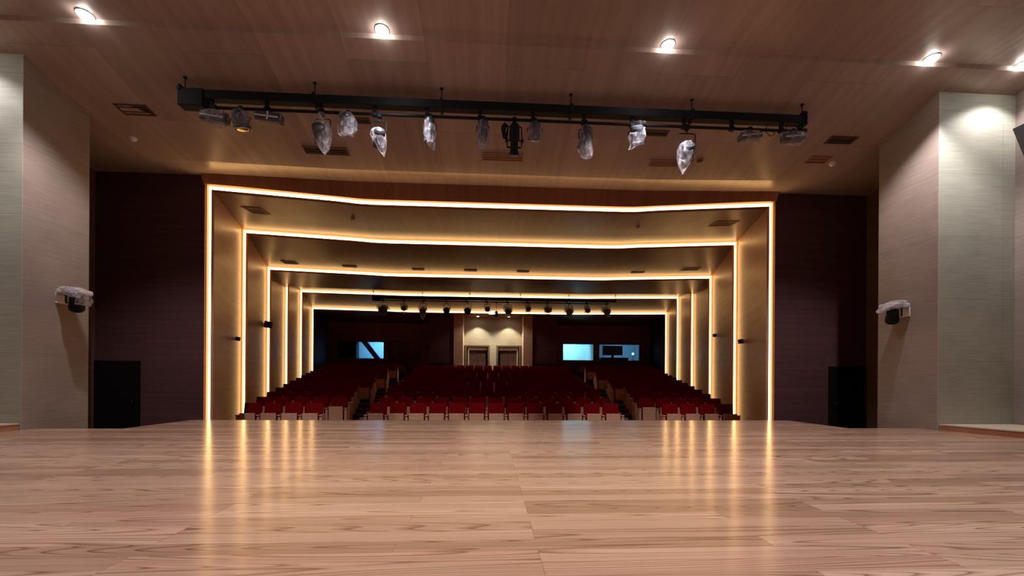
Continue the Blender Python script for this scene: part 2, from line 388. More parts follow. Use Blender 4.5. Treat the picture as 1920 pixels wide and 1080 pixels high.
for i in range(6):
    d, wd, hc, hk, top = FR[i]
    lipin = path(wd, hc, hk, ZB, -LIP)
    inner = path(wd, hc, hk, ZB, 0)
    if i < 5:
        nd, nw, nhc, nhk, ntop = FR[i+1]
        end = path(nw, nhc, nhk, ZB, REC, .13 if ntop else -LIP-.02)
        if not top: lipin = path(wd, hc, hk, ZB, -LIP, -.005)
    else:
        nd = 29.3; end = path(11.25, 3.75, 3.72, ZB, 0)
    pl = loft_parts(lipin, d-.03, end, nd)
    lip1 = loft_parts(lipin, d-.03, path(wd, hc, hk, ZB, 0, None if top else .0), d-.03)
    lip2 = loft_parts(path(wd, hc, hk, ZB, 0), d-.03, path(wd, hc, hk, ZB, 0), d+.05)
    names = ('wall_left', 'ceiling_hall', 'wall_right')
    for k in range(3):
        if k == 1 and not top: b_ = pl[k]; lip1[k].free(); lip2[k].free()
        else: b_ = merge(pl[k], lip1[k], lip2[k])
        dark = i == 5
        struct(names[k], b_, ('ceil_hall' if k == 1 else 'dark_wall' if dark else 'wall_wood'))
    # recess floor behind the strip
    rb = loft_parts(path(wd, hc, hk, ZB, -.01), d+.05, path(wd, hc, hk, ZB, REC+.02, .15), d+.05)
    for k in (0, 2): struct('trim_%d' % (3+i), rb[k], 'recess')
    if top: struct('trim_%d' % (3+i), rb[1], 'recess')
    else: rb[1].free()
    nm = ['outermost', 'second', 'third', 'fourth', 'fifth', 'innermost'][i]
    lab = f'glowing warm LED strip framing the hall, {nm} of the nested lit frames'
    if i == 3: lab = 'pair of glowing wall strips without a lit ceiling line, fourth of the nested lit frames'
    t = thing('light_strip', lab, 'light strip', (0, d, 0), 0, 'lit strip frames around the hall')
    sb = loft_parts(path(wd, hc, hk, ZB, .002, .002), -.015, path(wd, hc, hk, ZB, ST, .10), .035)
    if not top:
        for b_ in sb: b_.free()
        sb = loft_parts(path(wd, hc, hk, ZB, .002, -.1), -.015, path(wd, hc, hk, ZB, ST, -.1), .035)
    sb2 = loft_parts(path(wd, hc, hk, ZB, .002, .002 if top else -.1), .0, path(wd, hc, hk, ZB, ST, .10 if top else -.1), .045)
    vo = (lambda a: a) if top else (lambda a: -.1)
    se = loft_parts(path(wd, hc, hk, ZB, ST, vo(.10)), .035, path(wd, hc, hk, ZB, REC-.004, vo(.134)), .028)  # dim emissive band imitates the strip's glow on the recess back
    for k in (0, 1, 2):
        if k == 1 and not top:
            for b_ in (sb[1], sb2[1], se[1]): b_.free()
            continue
        u = obj('ceiling_strip' if k == 1 else 'upright_strip', merge(sb[k], sb2[k]), 'strip', t)
        obj('recess_glow_band', se[k], 'recess_glow', u)

# ------------------------------------------------------------------ setting: hall floor, terraces and aisle steps
D1, PITCH, RISE, SP = 11.35, 1.0, .108, .53
NROW, NCEN = 18, 14
def row_d(k): return D1 + k*PITCH
def row_z(k): return k*RISE
def wlin(d): return 6.7 + .27*(d-9.6)
def outer(d): return wlin(d) - .45 - .04*(d-D1)
def inner_edge(k): return 4.53 if k == 0 else 4.25 + .085*(row_d(k)-12.35)
def cen_edge(k): return 3.47 + .068*k
bm = BM()
pts = [(-4, -.06), (-4, 0), ]
prof = [(5.0, 0)]
for k in range(1, NROW):
    y = row_d(k) - .52; prof += [(y, row_z(k-1)), (y, row_z(k))]
prof.append((33.5, row_z(NROW-1)))
A = [bm.verts.new((-14, y, z)) for y, z in prof]; B = [bm.verts.new((14, y, z)) for y, z in prof]
lo = [bm.verts.new((-14, 5.0, -.3)), bm.verts.new((-14, 33.5, -.3)), bm.verts.new((14, 5.0, -.3)), bm.verts.new((14, 33.5, -.3))]
for k in range(len(prof)-1): bm.faces.new((A[k], A[k+1], B[k+1], B[k]))
bm.faces.new((lo[0], lo[1], lo[3], lo[2])); bm.faces.new((A[0], B[0], lo[2], lo[0])); bm.faces.new((A[-1], B[-1], lo[3], lo[1]))
struct('floor_hall', bm, 'carpet')
bm = BM()
for s in (-1, 1):
    for k in range(1, NROW):
        y = row_d(k) - .52; a, b_ = cen_edge(min(k, NCEN-1))+.12, inner_edge(k)-.12
        x0, x1 = sorted((s*a, s*b_))
        box(bm, x0, x1, y-.012, y+.06, row_z(k)-.02, row_z(k)+.012)
        box(bm, x0, x1, y-.472, y-.39, row_z(k)-.08, row_z(k)-.045)
        box(bm, x0, x1, y+.061, y+.5, row_z(k)-.02, row_z(k)+.008, 0, None, 1)
        box(bm, x0, x1, y-.46, y-.02, row_z(k-1)-.005, row_z(k)-.054, 0, None, 1)
struct('trim_9', bm, ['nosing', 'step'])

# ------------------------------------------------------------------ setting: rear walls, foyer portal, control rooms
PD = 25.2
def wall_box(name, x0, x1, y0, y1, z0, z1, m):
    bm = BM(); box(bm, x0, x1, y0, y1, z0, z1); return struct(name, bm, m)
ZR = row_z(NROW-1)
zf = row_z(NCEN-1)
for s, side in ((-1, 'left'), (1, 'right')):
    x = sorted((s*2.37, s*3.86)); wall_box(f'wall_portal_{side}', x[0], x[1], PD, 29.3, 0, 5.6, 'dark_wall')
    x = sorted((s*1.82, s*2.368)); wall_box(f'pillar_portal_{side}', x[0], x[1], PD-.04, 26.5, 0, 5.6, 'pillar')
    x = sorted((s*2.37, s*3.87)); wall_box('baseboard_%s' % side, x[0], x[1], PD-.02, PD-.001, 0, zf+.92+.1, 'curtain')
# foyer wall with two door niches
NW = 26.35
dz = ZC+2.02
wall_box('wall_foyer', -1.82, 1.82, NW, NW+.2, dz, 5.6, 'beige')
wall_box('wall_foyer', -.2, .2, NW, NW+.2, 0, dz-.001, 'beige')
for s in (-1, 1):
    d = thing('door_%d' % (3 if s < 0 else 4), ('left' if s < 0 else 'right') + ' entrance door in the lit rear foyer', 'door', (s*.985, NW+.03, zf)); d['kind'] = 'structure'
    h = dz - zf
    bm = BM()
    box(bm, -.78, -.66, -.02, .5, 0, h); box(bm, .66, .78, -.02, .5, 0, h); box(bm, -.66, .66, -.02, .5, h-.08, h-.001); obj('outer_frame', bm, 'frame_b', d)
    bm = BM(); box(bm, -.60, .60, .12, .35, h-.28, h-.12); a = (-.60, -.53) if s < 0 else (.53, .60); box(bm, a[0], a[1], .12, .35, 0, h-.28); obj('lit_frame', bm, 'frame_l', d)
    for a, b_ in ((-.52, -.01), (.01, .52)):
        bm = BM(); box(bm, a, b_, .30, .35, 0, h-.29)
        for j in range(4): box(bm, a+.05+j*.12, a+.07+j*.12, .285, .30, .1, h-.35)
        obj('door_leaf', bm, 'doorred', d)
    bm = BM(); box(bm, -.66, .66, .51, .53, 0, h); obj('niche_back', bm, 'doordark', d)
# rear walls with window openings
YB = 29.3
wz0, wz1 = ZC+1.22, ZC+2.45
for s, side, wins in ((-1, 'left', [(-10.70, -7.50), (-7.22, -4.95)]), (1, 'right', [(4.95, 7.22), (7.55, 10.55)])):
    lo_, hi_ = sorted((s*3.86, s*12.2))
    wall_box(f'wall_rear_{side}', lo_, hi_, YB, YB+.2, wz1, 5.8, 'rear_dark')
    wall_box(f'wall_rear_{side}', lo_, hi_, YB, YB+.2, 0, wz0, 'rear_dark')
    xs_ = [lo_] + [v for w_ in wins for v in w_] + [hi_]
    for a, b_ in zip(xs_[0::2], xs_[1::2]): wall_box(f'wall_rear_{side}', a, b_, YB, YB+.2, wz0+.001, wz1-.001, 'rear_dark')
    for j, (a, b_) in enumerate(wins):
        n = (0 if s < 0 else 2)+j+1
        wn = thing('window_%d' % n, 'control room window', 'window', ((a+b_)/2, YB, wz0)); wn['kind'] = 'structure'
        hw = (b_-a)/2; hh = wz1-wz0
        bm = BM()
        for q in ((-hw, -hw+.05, 0, hh), (hw-.05, hw, 0, hh), (-hw+.05, hw-.05, 0, .05), (-hw+.05, hw-.05, hh-.05, hh)): box(bm, q[0], q[1], .05, .13, q[2], q[3])
        obj('window_frame', bm, 'brown', wn)
        bm = BM(); box(bm, -hw+.05, hw-.05, .085, .093, .05, hh-.05); obj('window_glass', bm, 'glass', wn)
# control rooms behind the windows
def room(name, x0, x1, m, light=None, col=ROOM_COL, lx=None):
    y0, y1, z0, z1 = YB+.21, YB+3.2, ZR-.01, ZC+2.75
    bm = BM()
    box(bm, x0, x1, y1, y1+.1, z0, z1); struct(name, bm, m)
    for q in ((x0, x0+.06, y0, y1-.001, z0, z1), (x1-.06, x1, y0, y1-.001, z0, z1)): bm = BM(); box(bm, *q); struct(name, bm, m)
    bm = BM(); box(bm, x0, x1, y0, y1+.1, z1+.001, z1+.1); struct('ceiling_room', bm, m)
    if light:
        t = thing('room_ceiling_light', f'bright tube light inside the control room', 'light', (lx if lx is not None else (x0+x1)/2, y0+1.5, z1))
        bm = BM(); box(bm, -.6, .6, -.15, .15, -.06, 0); obj('housing', bm, 'white', t)
        bm = BM(); box(bm, -.56, .56, -.11, .11, -.075, -.0605); obj('diffuser', bm, 'room_led', t)
        ld = bpy.data.lights.new('room_light', 'AREA'); ld.shape = 'RECTANGLE'; ld.size = 1.1; ld.size_y = .25; ld.energy = light; ld.color = col
        lo = bpy.data.objects.new('room_light', ld); C.objects.link(lo); lo.parent = t; lo.location = (0, 0, -.085); lo.rotation_euler = (math.radians(60), 0, 0)
        return t
MT['room_led'] = emit('room_tube', ROOM_COL, 3.0)
t = room('wall_room_left', -11.4, -7.36, 'roomwhite', 90, (.17, .55, 1.0), -8.4); t['label'] = 'blue-white ceiling light in the left control room'
room('wall_room_left_dark', -7.34, -4.0, 'roomdark')
t = room('wall_room_right', 4.2, 7.40, 'roomwhite', 120, (.30, .80, 1.0)); t['label'] = 'cyan ceiling light in the brighter right control room'
t = room('wall_room_right_dark', 7.42, 11.4, 'roomwhite', 20, (.2, .55, 1.0), 9.8); t['label'] = 'dim ceiling light in the outer right control room'
# furniture glimpsed in the control rooms
t = thing('equipment_rack', 'tall dark equipment rack filling half of the left control room window', 'rack', (-10.35, YB+1.0, ZR))
bm = BM(); box(bm, -.75, .75, -.3, .3, 0, 2.4, .01); obj('cabinet', bm, 'roomdark', t)
for j in range(6):
    bm = BM(); box(bm, -.7, .7, -.33, -.301, .25+j*.35, .52+j*.35, .006); obj('panel_door', bm, 'roomdark', t)
bm = BM(); box(bm, -.17, .17, -.06, .06, -1.0, 1.0, .02, rot('Y', -38)); o = obj('leaning_board', bm, 'roomdark', None, False, (-8.75, YB+1.4, ZR+1.62))
tag(o, 'dark leaning board crossing the lit control room window', 'board')
t = thing('mixing_desk', 'dark mixing desk behind the dim right control room window', 'desk', (8.9, YB+1.0, ZR))
bm = BM(); box(bm, -1.0, 1.0, -.4, .4, .85, 1.25, .02); obj('console', bm, 'roomdark', t)
for a in (-.85, .85):
    bm = BM(); box(bm, a-.05, a+.05, -.35, .35, 0, .85); obj('leg', bm, 'roomdark', t)
bm = BM(); box(bm, -.75, .75, .15, .25, 1.45, 2.15, .02); box(bm, -.1, .1, .17, .23, 1.25, 1.45); obj('monitor', bm, 'roomdark', t)
t = thing('desk_lamp', 'small lit desk lamp at the outer end of the dim right control room', 'lamp', (10.3, YB+.8, ZR))
bm = BM(); lathe(bm, [(.12, 0), (.12, .03), (.02, .05), (.02, 1.45)], 12); obj('stand', bm, 'roomdark', t)
bm = BM(); lathe(bm, [(.02, 1.64), (.07, 1.6), (.09, 1.53), (.06, 1.46), (.02, 1.45)], 12); obj('bulb', bm, 'room_led', t, True)
for x, yd, zd, lab in ((-.95, 25.75, 3.764, 'left round downlight above the left entrance door of the foyer'), (.95, 25.75, 3.764, 'right round downlight above the right entrance door of the foyer'), (-.02, 24.8, 3.978, 'round downlight between the two lit frames in front of the foyer')):
    t = thing('foyer_downlight', lab, 'downlight', (x, yd, ZC+zd))
    bm = BM(); lathe(bm, [(.11, 0), (.11, -.02), (.08, -.02), (.08, 0)], 20); obj('trim_ring', bm, 'white', t, True)
    bm = BM(); lathe(bm, [(.078, -.004), (.07, -.016), (.001, -.02)], 20); obj('lens', bm, 'led_door', t, True)
    ld = bpy.data.lights.new('foyer_spot', 'SPOT'); ld.energy = DOOR_W if yd > 25 else DOOR_W*1.7; ld.spot_size = math.radians(95 if yd > 25 else 140); ld.spot_blend = .35; ld.color = (1, .9, .66); ld.shadow_soft_size = .05
    lo = bpy.data.objects.new('foyer_spot', ld); C.objects.link(lo); lo.parent = t; lo.location = (0, 0, -.04)

# ------------------------------------------------------------------ theatre seats
def seat_meshes():
    out = {}
    tilt = Matrix.Translation((0, .06, .42)) @ rot('X', -9) @ Matrix.Translation((0, 0, -.42))
    bm = BM(); box(bm, -.222, .222, -.045, .045, .36, .875, .022, tilt, 0, 3); box(bm, -.20, .20, .045, .062, .40, .84, .006, tilt, 1)
    out['backrest'] = (bm, ['red', 'seat_wood'])
    bm = BM(); box(bm, -.19, .19, -.165, -.075, .215, .600, .02, rot('X', 0), 0, 3); out['seat_cushion'] = (bm, ['red_d'])
    bm = BM(); box(bm, -.195, .195, -.187, -.166, .20, .615, .006, None, 0); out['seat_shell'] = (bm, ['seat_wood'])
    bm = BM(); box(bm, .230, .298, -.17, .11, 0, .54, .012, None, 0); box(bm, .227, .301, -.20, .13, .54, .57, .012, None, 0); out['armrest'] = (bm, ['seat_wood'])
    bm = BM(); box(bm, -.026, .026, -.191, -.1872, .585, .605, .001, None, 0); out['number_plate'] = (bm, ['white'])  # white plate paints the small highlight at the top of the shell
    return {k: v for k, v in out.items()}
SM = {}
for k, (bm, ms) in seat_meshes().items():
    me = bpy.data.meshes.new(k); bmesh.ops.recalc_face_normals(bm, faces=bm.faces); bm.to_mesh(me); bm.free()
    for m in ms: me.materials.append(MT[m])
    SM[k] = me
ORD = ['first', 'second', 'third', 'fourth', 'fifth', 'sixth', 'seventh', 'eighth', 'ninth', 'tenth', 'eleventh', 'twelfth', 'thirteenth', 'fourteenth', 'fifteenth', 'sixteenth', 'seventeenth', 'eighteenth', 'nineteenth']
seats = []      # (row, block, index, count, x, first-in-row?)
for k in range(NROW):
    d = row_d(k); o_, i_ = outer(d), inner_edge(k); n = int((o_-i_)/SP + .03)
    for j in range(n): seats.append((k, 'left', j, n, -o_ + (j+.5)*SP - .04))
    if k < NCEN:
        n2 = int(2*cen_edge(k)/SP + .2)
        for j in range(n2): seats.append((k, 'centre', j, n2, (j+.5-n2/2)*SP - .04))
    for j in range(n): seats.append((k, 'right', j, n, o_ - n*SP + (j+.5)*SP - .04))
NEAR = max(i for i in range(len(seats)) if i <= 310 and seats[i][0] != seats[i-1][0])
def place_seat(s):
    k, blk, j, n, x = s
    lab = f'red folding seat, {ORD[j]} from the left in the {ORD[k]} row of the {blk} block'
    t = thing('theatre_seat', lab, 'seat', (x, row_d(k), row_z(k)), 0, f'seats in the {blk} block')
    for nm in ('backrest', 'seat_cushion', 'seat_shell', 'armrest'):
        o = bpy.data.objects.new(nm, SM[nm]); C.objects.link(o); o.parent = t
    if k == 0: o = bpy.data.objects.new('number_plate', SM['number_plate']); C.objects.link(o); o.parent = t
    if j == 0: o = bpy.data.objects.new('armrest', SM['armrest']); C.objects.link(o); o.parent = t; o.location = (-SP, 0, 0)
for s in seats[:NEAR]: place_seat(s)
bm = BM()
mats_all = ['red', 'seat_wood', 'red_d']
for k, blk, j, n, x in seats[NEAR:]:
    T = Matrix.Translation((x, row_d(k), row_z(k)))
    for nm, remap in (('backrest', {0: 0, 1: 1}), ('seat_cushion', {0: 2}), ('seat_shell', {0: 1}), ('armrest', {0: 1})):
        for dx in ((0, -SP) if (nm == 'armrest' and j == 0) else (0,)):
            nv, nf = len(bm.verts), len(bm.faces)
            bm.from_mesh(SM[nm]); bm.verts.ensure_lookup_table(); bm.faces.ensure_lookup_table()
            bmesh.ops.transform(bm, matrix=T @ Matrix.Translation((dx, 0, 0)), verts=bm.verts[nv:])
            for f in bm.faces[nf:]: f.material_index = remap[f.material_index]
o = obj('rear_seats', bm, mats_all)
tag(o, 'dark red folding seats filling the rear rows below the control room windows', 'seats', None, 'stuff')

# ------------------------------------------------------------------ stage downlights
def downlight(x, d, label, energy=SPOT_W, size=112, spot=True, r=.085):
    z = ceil_h(x, d)
    t = thing('downlight', label, 'downlight', (x, d, z), 0, 'round downlights along the stage ceiling')
    bm = BM(); lathe(bm, [(r+.018, .02), (r+.018, -.006), (r+.01, -.012), (r, -.008), (r-.004, .03)], 28, None, 0, False); obj('trim_ring', bm, 'silver', t, True)
    bm = BM(); lathe(bm, [(r-.003, .02), (r-.006, -.02), (r*.75, -.05), (r*.4, -.065), (.002, -.07)], 28); obj('lens', bm, 'led', t, True)
    ld = bpy.data.lights.new('spot', 'SPOT'); ld.energy = energy; ld.spot_size = math.radians(size); ld.spot_blend = .5; ld.color = SPOT_COL; ld.shadow_soft_size = .045
    lo = bpy.data.objects.new('spot', ld); C.objects.link(lo); lo.parent = t; lo.location = (0, 0, -.09)
    return t
for x, lab in ((-5.85, 'bright round ceiling downlight above the left end of the lamp bar'), (-1.81, 'bright round ceiling downlight, second from the left over the lamp bar'),
               (2.39, 'bright round ceiling downlight, second from the right over the lamp bar'), (6.56, 'bright round ceiling downlight near the right stage tower')):
    downlight(x, 6.08, lab)
downlight(8.12, 6.12, 'bright downlight at the right picture edge washing the pale wall', 120, 125)
downlight(-8.05, 6.12, 'downlight at the left picture edge washing the pale wall', 120, 125)
for d in (2.2, -1.2):
    for x in (-6.2, -2.1, 2.1, 6.2):
        downlight(x, d, f'ceiling downlight over the stage behind the viewer', SPOT_W*.72 if abs(x) < 3 else SPOT_W*.2, 92)

# ------------------------------------------------------------------ lamp bars
def blob(bm, rings, n=14, seed=0, crumple=.12, T=None):
    """rings: (z, rx, ry, cx); crumpled closed skin"""
    r = random.Random(seed); ph = [r.uniform(-1, 1) for _ in range(n)]; rs = []
    for z, rx, ry, cx in rings:
        row = []
        for i in range(n):
            a = 2*math.pi*i/n; f = 1 + crumple*(.6*ph[i] + r.uniform(-1, 1))
            row.append(bm.verts.new((cx + rx*f*math.cos(a), ry*f*math.sin(a), z + r.uniform(-.25, .25)*crumple*rx)))
        rs.append(row)
    for A, B in zip(rs, rs[1:]):
        for i in range(n): bm.faces.new((A[i], A[(i+1) % n], B[(i+1) % n], B[i]))
    bm.faces.new(rs[0][::-1]); bm.faces.new(rs[-1])
    if T: bmesh.ops.transform(bm, matrix=T, verts=[v for q in rs for v in q])
    return bm
def hook(t, zt):
    """clamp that grips the pipe, zt above the lamp's own origin"""
    bm = BM(); box(bm, -.03, .03, -.035, .035, zt-.06, zt+.035, .008); tube(bm, [(0, 0, zt-.06), (0, 0, zt-.12)], .012); obj('clamp', bm, 'black', t)
def yoke(t, zt, w, drop):
    bm = BM(); tube(bm, [(-w, 0, zt-.12-drop), (-w, 0, zt-.13), (-w*.8, 0, zt-.115), (w*.8, 0, zt-.115), (w, 0, zt-.13), (w, 0, zt-.12-drop)], .010, 6); obj('yoke', bm, 'black', t)
def can(t, r, l, T, body='lampgrey', lens='lens'):
    bm = BM(); lathe(bm, [(r*.55, l*.55), (r*.9, l*.48), (r, l*.35), (r, -l*.3), (r*1.12, -l*.34), (r*1.12, -l*.5), (r*.98, -l*.5), (r*.94, -l*.46)], 20, T); obj('lamp_body', bm, body, t, False)
    bm = BM(); lathe(bm, [(r*.93, -l*.475), (r*.7, -l*.51), (.002, -l*.53)], 20, T); obj('lens', bm, lens, t, True)
def bag(t, rings, seed, crumple=.12):
    bm = BM(); blob(bm, rings, 14, seed, crumple); return obj('plastic_bag', bm, 'film', t)

def big_beam():
    BY = 6.9
    t = thing('lighting_bar', 'long black lighting bar hung below the stage ceiling across the hall mouth', 'lighting bar', (0, BY, ZC+4.27))
    bm = BM(); box(bm, -5.1, 5.12, -.07, .07, .11, .245, .008); obj('beam', bm, 'black', t)
    bm = BM(); box(bm, -5.15, -4.77, -.09, .09, -.02, .25, .01); box(bm, -5.15, -5.10, -.1, .1, .2, .30, .008); obj('motor_box', bm, 'black', t)
    bm = BM(); tube(bm, [(-4.78, 0, 0), (5.14, 0, 0)], .024, 10); obj('pipe', bm, 'black', t)
    bm = BM(); box(bm, 5.07, 5.16, -.08, .08, .08, .31, .012); tube(bm, [(5.05, 0, 0), (5.17, 0, 0)], .05, 12); obj('end_cap', bm, 'black', t)
    for x in (-4.68, -3.83, -2.98, -2.13, -1.28, -.42, .46, 1.31, 2.13, 3.03, 3.86, 4.74):
        bm = BM(); box(bm, x-.025, x+.025, -.03, .03, .02, .112, .004); box(bm, x-.04, x+.04, -.035, .035, -.035, .03, .006); obj('dropper', bm, 'black', t)
    for x in (-5.09, -3.08, -1.05, 1.09, 3.16, 5.11):
        zt = ceil_h(x, BY) - (ZC+4.27)
        bm = BM(); box(bm, x-.022, x+.022, -.08, .08, .085, .27, .005); tube(bm, [(x, 0, .25), (x, 0, zt)], .008, 6); lathe(bm, [(.03, zt-.012), (.03, zt)], 12, Matrix.Translation((x, 0, 0))); obj('hanger', bm, 'black', t)
    bm = BM()
    for x in (-4.55, 4.55, 4.9):
        tube(bm, [(x-.08, -.02, .1), (x-.1, -.03, -.06), (x-.02, -.03, -.12), (x+.06, -.02, -.08), (x+.05, 0, 0)], .006, 6)
    obj('cable_loop', bm, 'black', t)
    return t
big_beam()
PZ = ZC+4.27; LY = 6.9
def lamp(x, h, label, build, name='stage_lamp', cat='stage lamp', g='stage lamps on the near bar'):
    """h: height of the lamp's middle above the camera; the pipe is PZ"""
    t = thing(name, label, cat, (x, LY, ZC+h), 0, g); zt = 4.27 - h
    build(t, zt); return t
def flat_lamp(seed, lean=6, tape=False, film=True, w=.21, hh=.075):
    def b(t, zt):
        hook(t, zt)
        T = rot('Y', lean)
        bm = BM(); box(bm, -w, w, -.07, .07, -hh, hh, .025, T, 0, 3); obj('lamp_body', bm, 'lampgrey', t)
        bm = BM(); box(bm, -w*.85, w*.85, .071, .078, -hh*.7, hh*.7, .003, T); obj('lens', bm, 'lens', t)
        bm = BM(); box(bm, -w*.9, w*.8, -.078, -.071, -hh*.25, hh*.05, .002, T)
        if tape: box(bm, -.01, .015, -.078, -.071, -hh*.8, hh*.9, .002, T)
        obj('label_tape', bm, 'tape', t)
        if film: bag(t, [(-hh*2.0, w*.3, .03, w*.35), (-hh*1.25, w*.9, .07, .03), (0, w*1.14, .10, 0), (hh*1.1, w*1.05, .09, 0), (hh*1.5, .1, .05, 0)], seed, .06)
    return b
def can_lamp(seed, r=.10, l=.3, pitch=20, roll=0, skin=None, yk=None, body='lampgrey', lens='lens', off=(0, 0, 0)):
    def b(t, zt):
        hook(t, zt)
        T = Matrix.Translation(off) @ rot('Y', roll) @ rot('X', pitch)
        can(t, r, l, T, body, lens)
        yoke(t, zt, r*1.2, (zt-.12) if yk is None else yk)
        if skin: bag(t, skin, seed)
    return b
lamp(-4.63, 4.11, 'flat grey lamp in loose film at the left end of the near lamp bar', flat_lamp(1, 8))
lamp(-4.23, 4.08, 'round film-wrapped can lamp with a gold lens, second from left on the near bar', can_lamp(2, .115, .27, 12, -6, [(-.13, .10, .11, 0), (0, .14, .14, 0), (.1, .14, .13, 0), (.17, .06, .07, 0)], None, 'lampgrey', 'lensgold'))
lamp(-3.79, 4.14, 'flat grey lamp with a crossed white tape, third from left on the near bar', flat_lamp(3, 6, True, False))
lamp(-2.95, 3.93, 'long white bag ending in a point, fourth lamp from left on the near bar', can_lamp(4, .10, .28, 62, 14, [(-.34, .015, .015, .03), (-.2, .10, .1, .02), (-.03, .16, .15, 0), (.12, .13, .13, 0), (.25, .09, .08, -.02), (.32, .05, .05, -.02)], None, 'lampgrey', 'lens', (-.04, -.02, -.02)))
lamp(-2.55, 4.10, 'short lamp in a wrinkled clear bag, fifth from left on the near bar', can_lamp(5, .10, .26, 25, -18, [(-.2, .11, .1, -.03), (-.1, .14, .13, 0), (.05, .14, .13, 0), (.15, .10, .1, -.02), (.21, .02, .02, -.05)]))
lamp(-2.05, 3.88, 'lamp on a long yoke in a bag with a drooping corner, sixth from left', can_lamp(6, .09, .27, 40, 12, [(-.29, .01, .01, .075), (-.18, .06, .07, .045), (-.05, .11, .11, .01), (.08, .12, .12, -.02), (.13, .10, .1, -.02)], .16))
lamp(-1.24, 4.04, 'slim lamp hanging upright in a narrow clear bag, seventh from left', can_lamp(7, .085, .36, 8, 0, [(-.31, .012, .012, .07), (-.22, .07, .07, .02), (-.05, .115, .11, 0), (.12, .10, .1, 0), (.22, .05, .05, 0)]))
lamp(-.37, 4.05, 'slim upright lamp in crumpled film left of the unwrapped black spotlight', can_lamp(8, .085, .34, 10, 2, [(-.26, .085, .08, 0), (-.18, .10, .1, 0), (-.02, .115, .11, 0), (.12, .085, .09, 0), (.21, .03, .03, .01)]))
def junction(t, zt):
    bm = BM(); blob(bm, [(-.12, .03, .03, 0), (-.06, .05, .05, .005), (.04, .062, .06, 0), (.1, .05, .05, 0)], 12, 9, .05); obj('pouch', bm, 'black', t, True)
    bm = BM(); tube(bm, [(.02, -.03, .09), (.03, -.05, .02), (.015, -.055, -.05)], .005, 6); obj('cord', bm, 'tape', t)
    bm = BM(); tube(bm, [(0, 0, .09), (.0, 0, zt)], .004, 6); obj('safety_wire', bm, 'black', t)
lamp(-.01, 4.08, 'small black pouch hanging beside the unwrapped black spotlight', junction, 'cable_pouch', 'pouch', None)
def profile(t, zt):
    hook(t, zt); yoke(t, zt, .12, zt+.02)
    T = rot('X', 16)
    bm = BM(); lathe(bm, [(.04, .23), (.075, .2), (.085, .1), (.085, -.02), (.065, -.05), (.065, -.2), (.08, -.215), (.08, -.25), (.06, -.25)], 20, T); obj('lamp_body', bm, 'black', t)
    bm = BM(); lathe(bm, [(.06, -.249), (.04, -.258), (.002, -.262)], 16, T); obj('lens', bm, 'lens', t, True)
    for s in (-1, 1):
        bm = BM(); lathe(bm, [(.012, 0), (.012, .05), (.03, .05), (.03, .07)], 12, T @ Matrix.Translation((s*.08, 0, -.03)) @ rot('Y', s*90)); obj('knob', bm, 'black', t)
        bm = BM(); box(bm, min(s*.06, s*.115), max(s*.06, s*.115), -.012, .012, -.145, -.12, .003, T); obj('shutter_handle', bm, 'black', t)
lamp(.15, 3.96, 'unwrapped black profile spotlight with side knobs at the middle of the near bar', profile)
lamp(.49, 4.08, 'short round lamp in clear film right of the unwrapped black spotlight', can_lamp(11, .10, .26, 18, 0, [(-.19, .02, .02, 0), (-.13, .10, .1, 0), (0, .125, .12, 0), (.09, .12, .11, 0), (.16, .06, .06, 0)]))
lamp(1.34, 4.0, 'tall bag flaring to a skirt, fifth lamp from right on the near bar', can_lamp(12, .09, .34, 20, 12, [(-.30, .09, .08, .03), (-.2, .13, .1, 0), (-.02, .11, .11, 0), (.12, .10, .1, 0), (.22, .04, .04, 0), (.27, .02, .02, -.01)]))
lamp(2.21, 4.09, 'bag knotted into a tuft on top, fourth lamp from right on the near bar', can_lamp(13, .115, .28, 30, -10, [(-.24, .012, .012, -.13), (-.17, .09, .08, -.03), (-.03, .16, .14, 0), (.08, .13, .13, .02), (.14, .045, .045, .03), (.2, .12, .1, .05), (.22, .02, .02, .06)]))
lamp(3.08, 3.84, 'lamp on a tall yoke in a large pointed white bag, third from right', can_lamp(14, .12, .26, 48, -12, [(-.37, .01, .01, -.07), (-.22, .09, .08, -.045), (-.06, .155, .15, 0), (.08, .15, .14, 0), (.15, .10, .1, 0)], .26))
lamp(4.18, 4.15, 'flat tilted lamp in bluish film, second from right on the near bar', flat_lamp(15, -9, False, True, .19, .06))
lamp(4.95, 4.16, 'flat film-wrapped lamp at the right end of the near lamp bar', flat_lamp(16, -7, False, True, .2, .065))

# far bar
FY = 21.0; FPZ = ZC+3.79
t = thing('lighting_bar', 'thin black lighting bar far back in the hall above the seats', 'lighting bar', (0, FY, FPZ))
bm = BM(); box(bm, -6.0, 6.2, -.06, .06, .09, .21, .006); obj('beam', bm, 'black', t)
bm = BM(); box(bm, -6.02, -5.62, -.09, .09, -.03, .22, .01); obj('motor_box', bm, 'black', t)
bm = BM(); tube(bm, [(-5.7, 0, 0), (5.85, 0, 0)], .022, 8); obj('pipe', bm, 'black', t)
for x in (-5.54, -4.5, -3.48, -2.45, -1.41, -.4, .62, 1.64, 2.68, 3.68, 4.67, 5.74):
    bm = BM(); box(bm, x-.03, x+.03, -.03, .03, -.03, .1, .004); obj('dropper', bm, 'black', t)
for x in (-5.99, -3.58, -1.23, 1.32, 3.79, 6.19):
    bm = BM(); tube(bm, [(x, 0, .2), (x, 0, .50)], .02, 6); obj('hanger', bm, 'black', t)
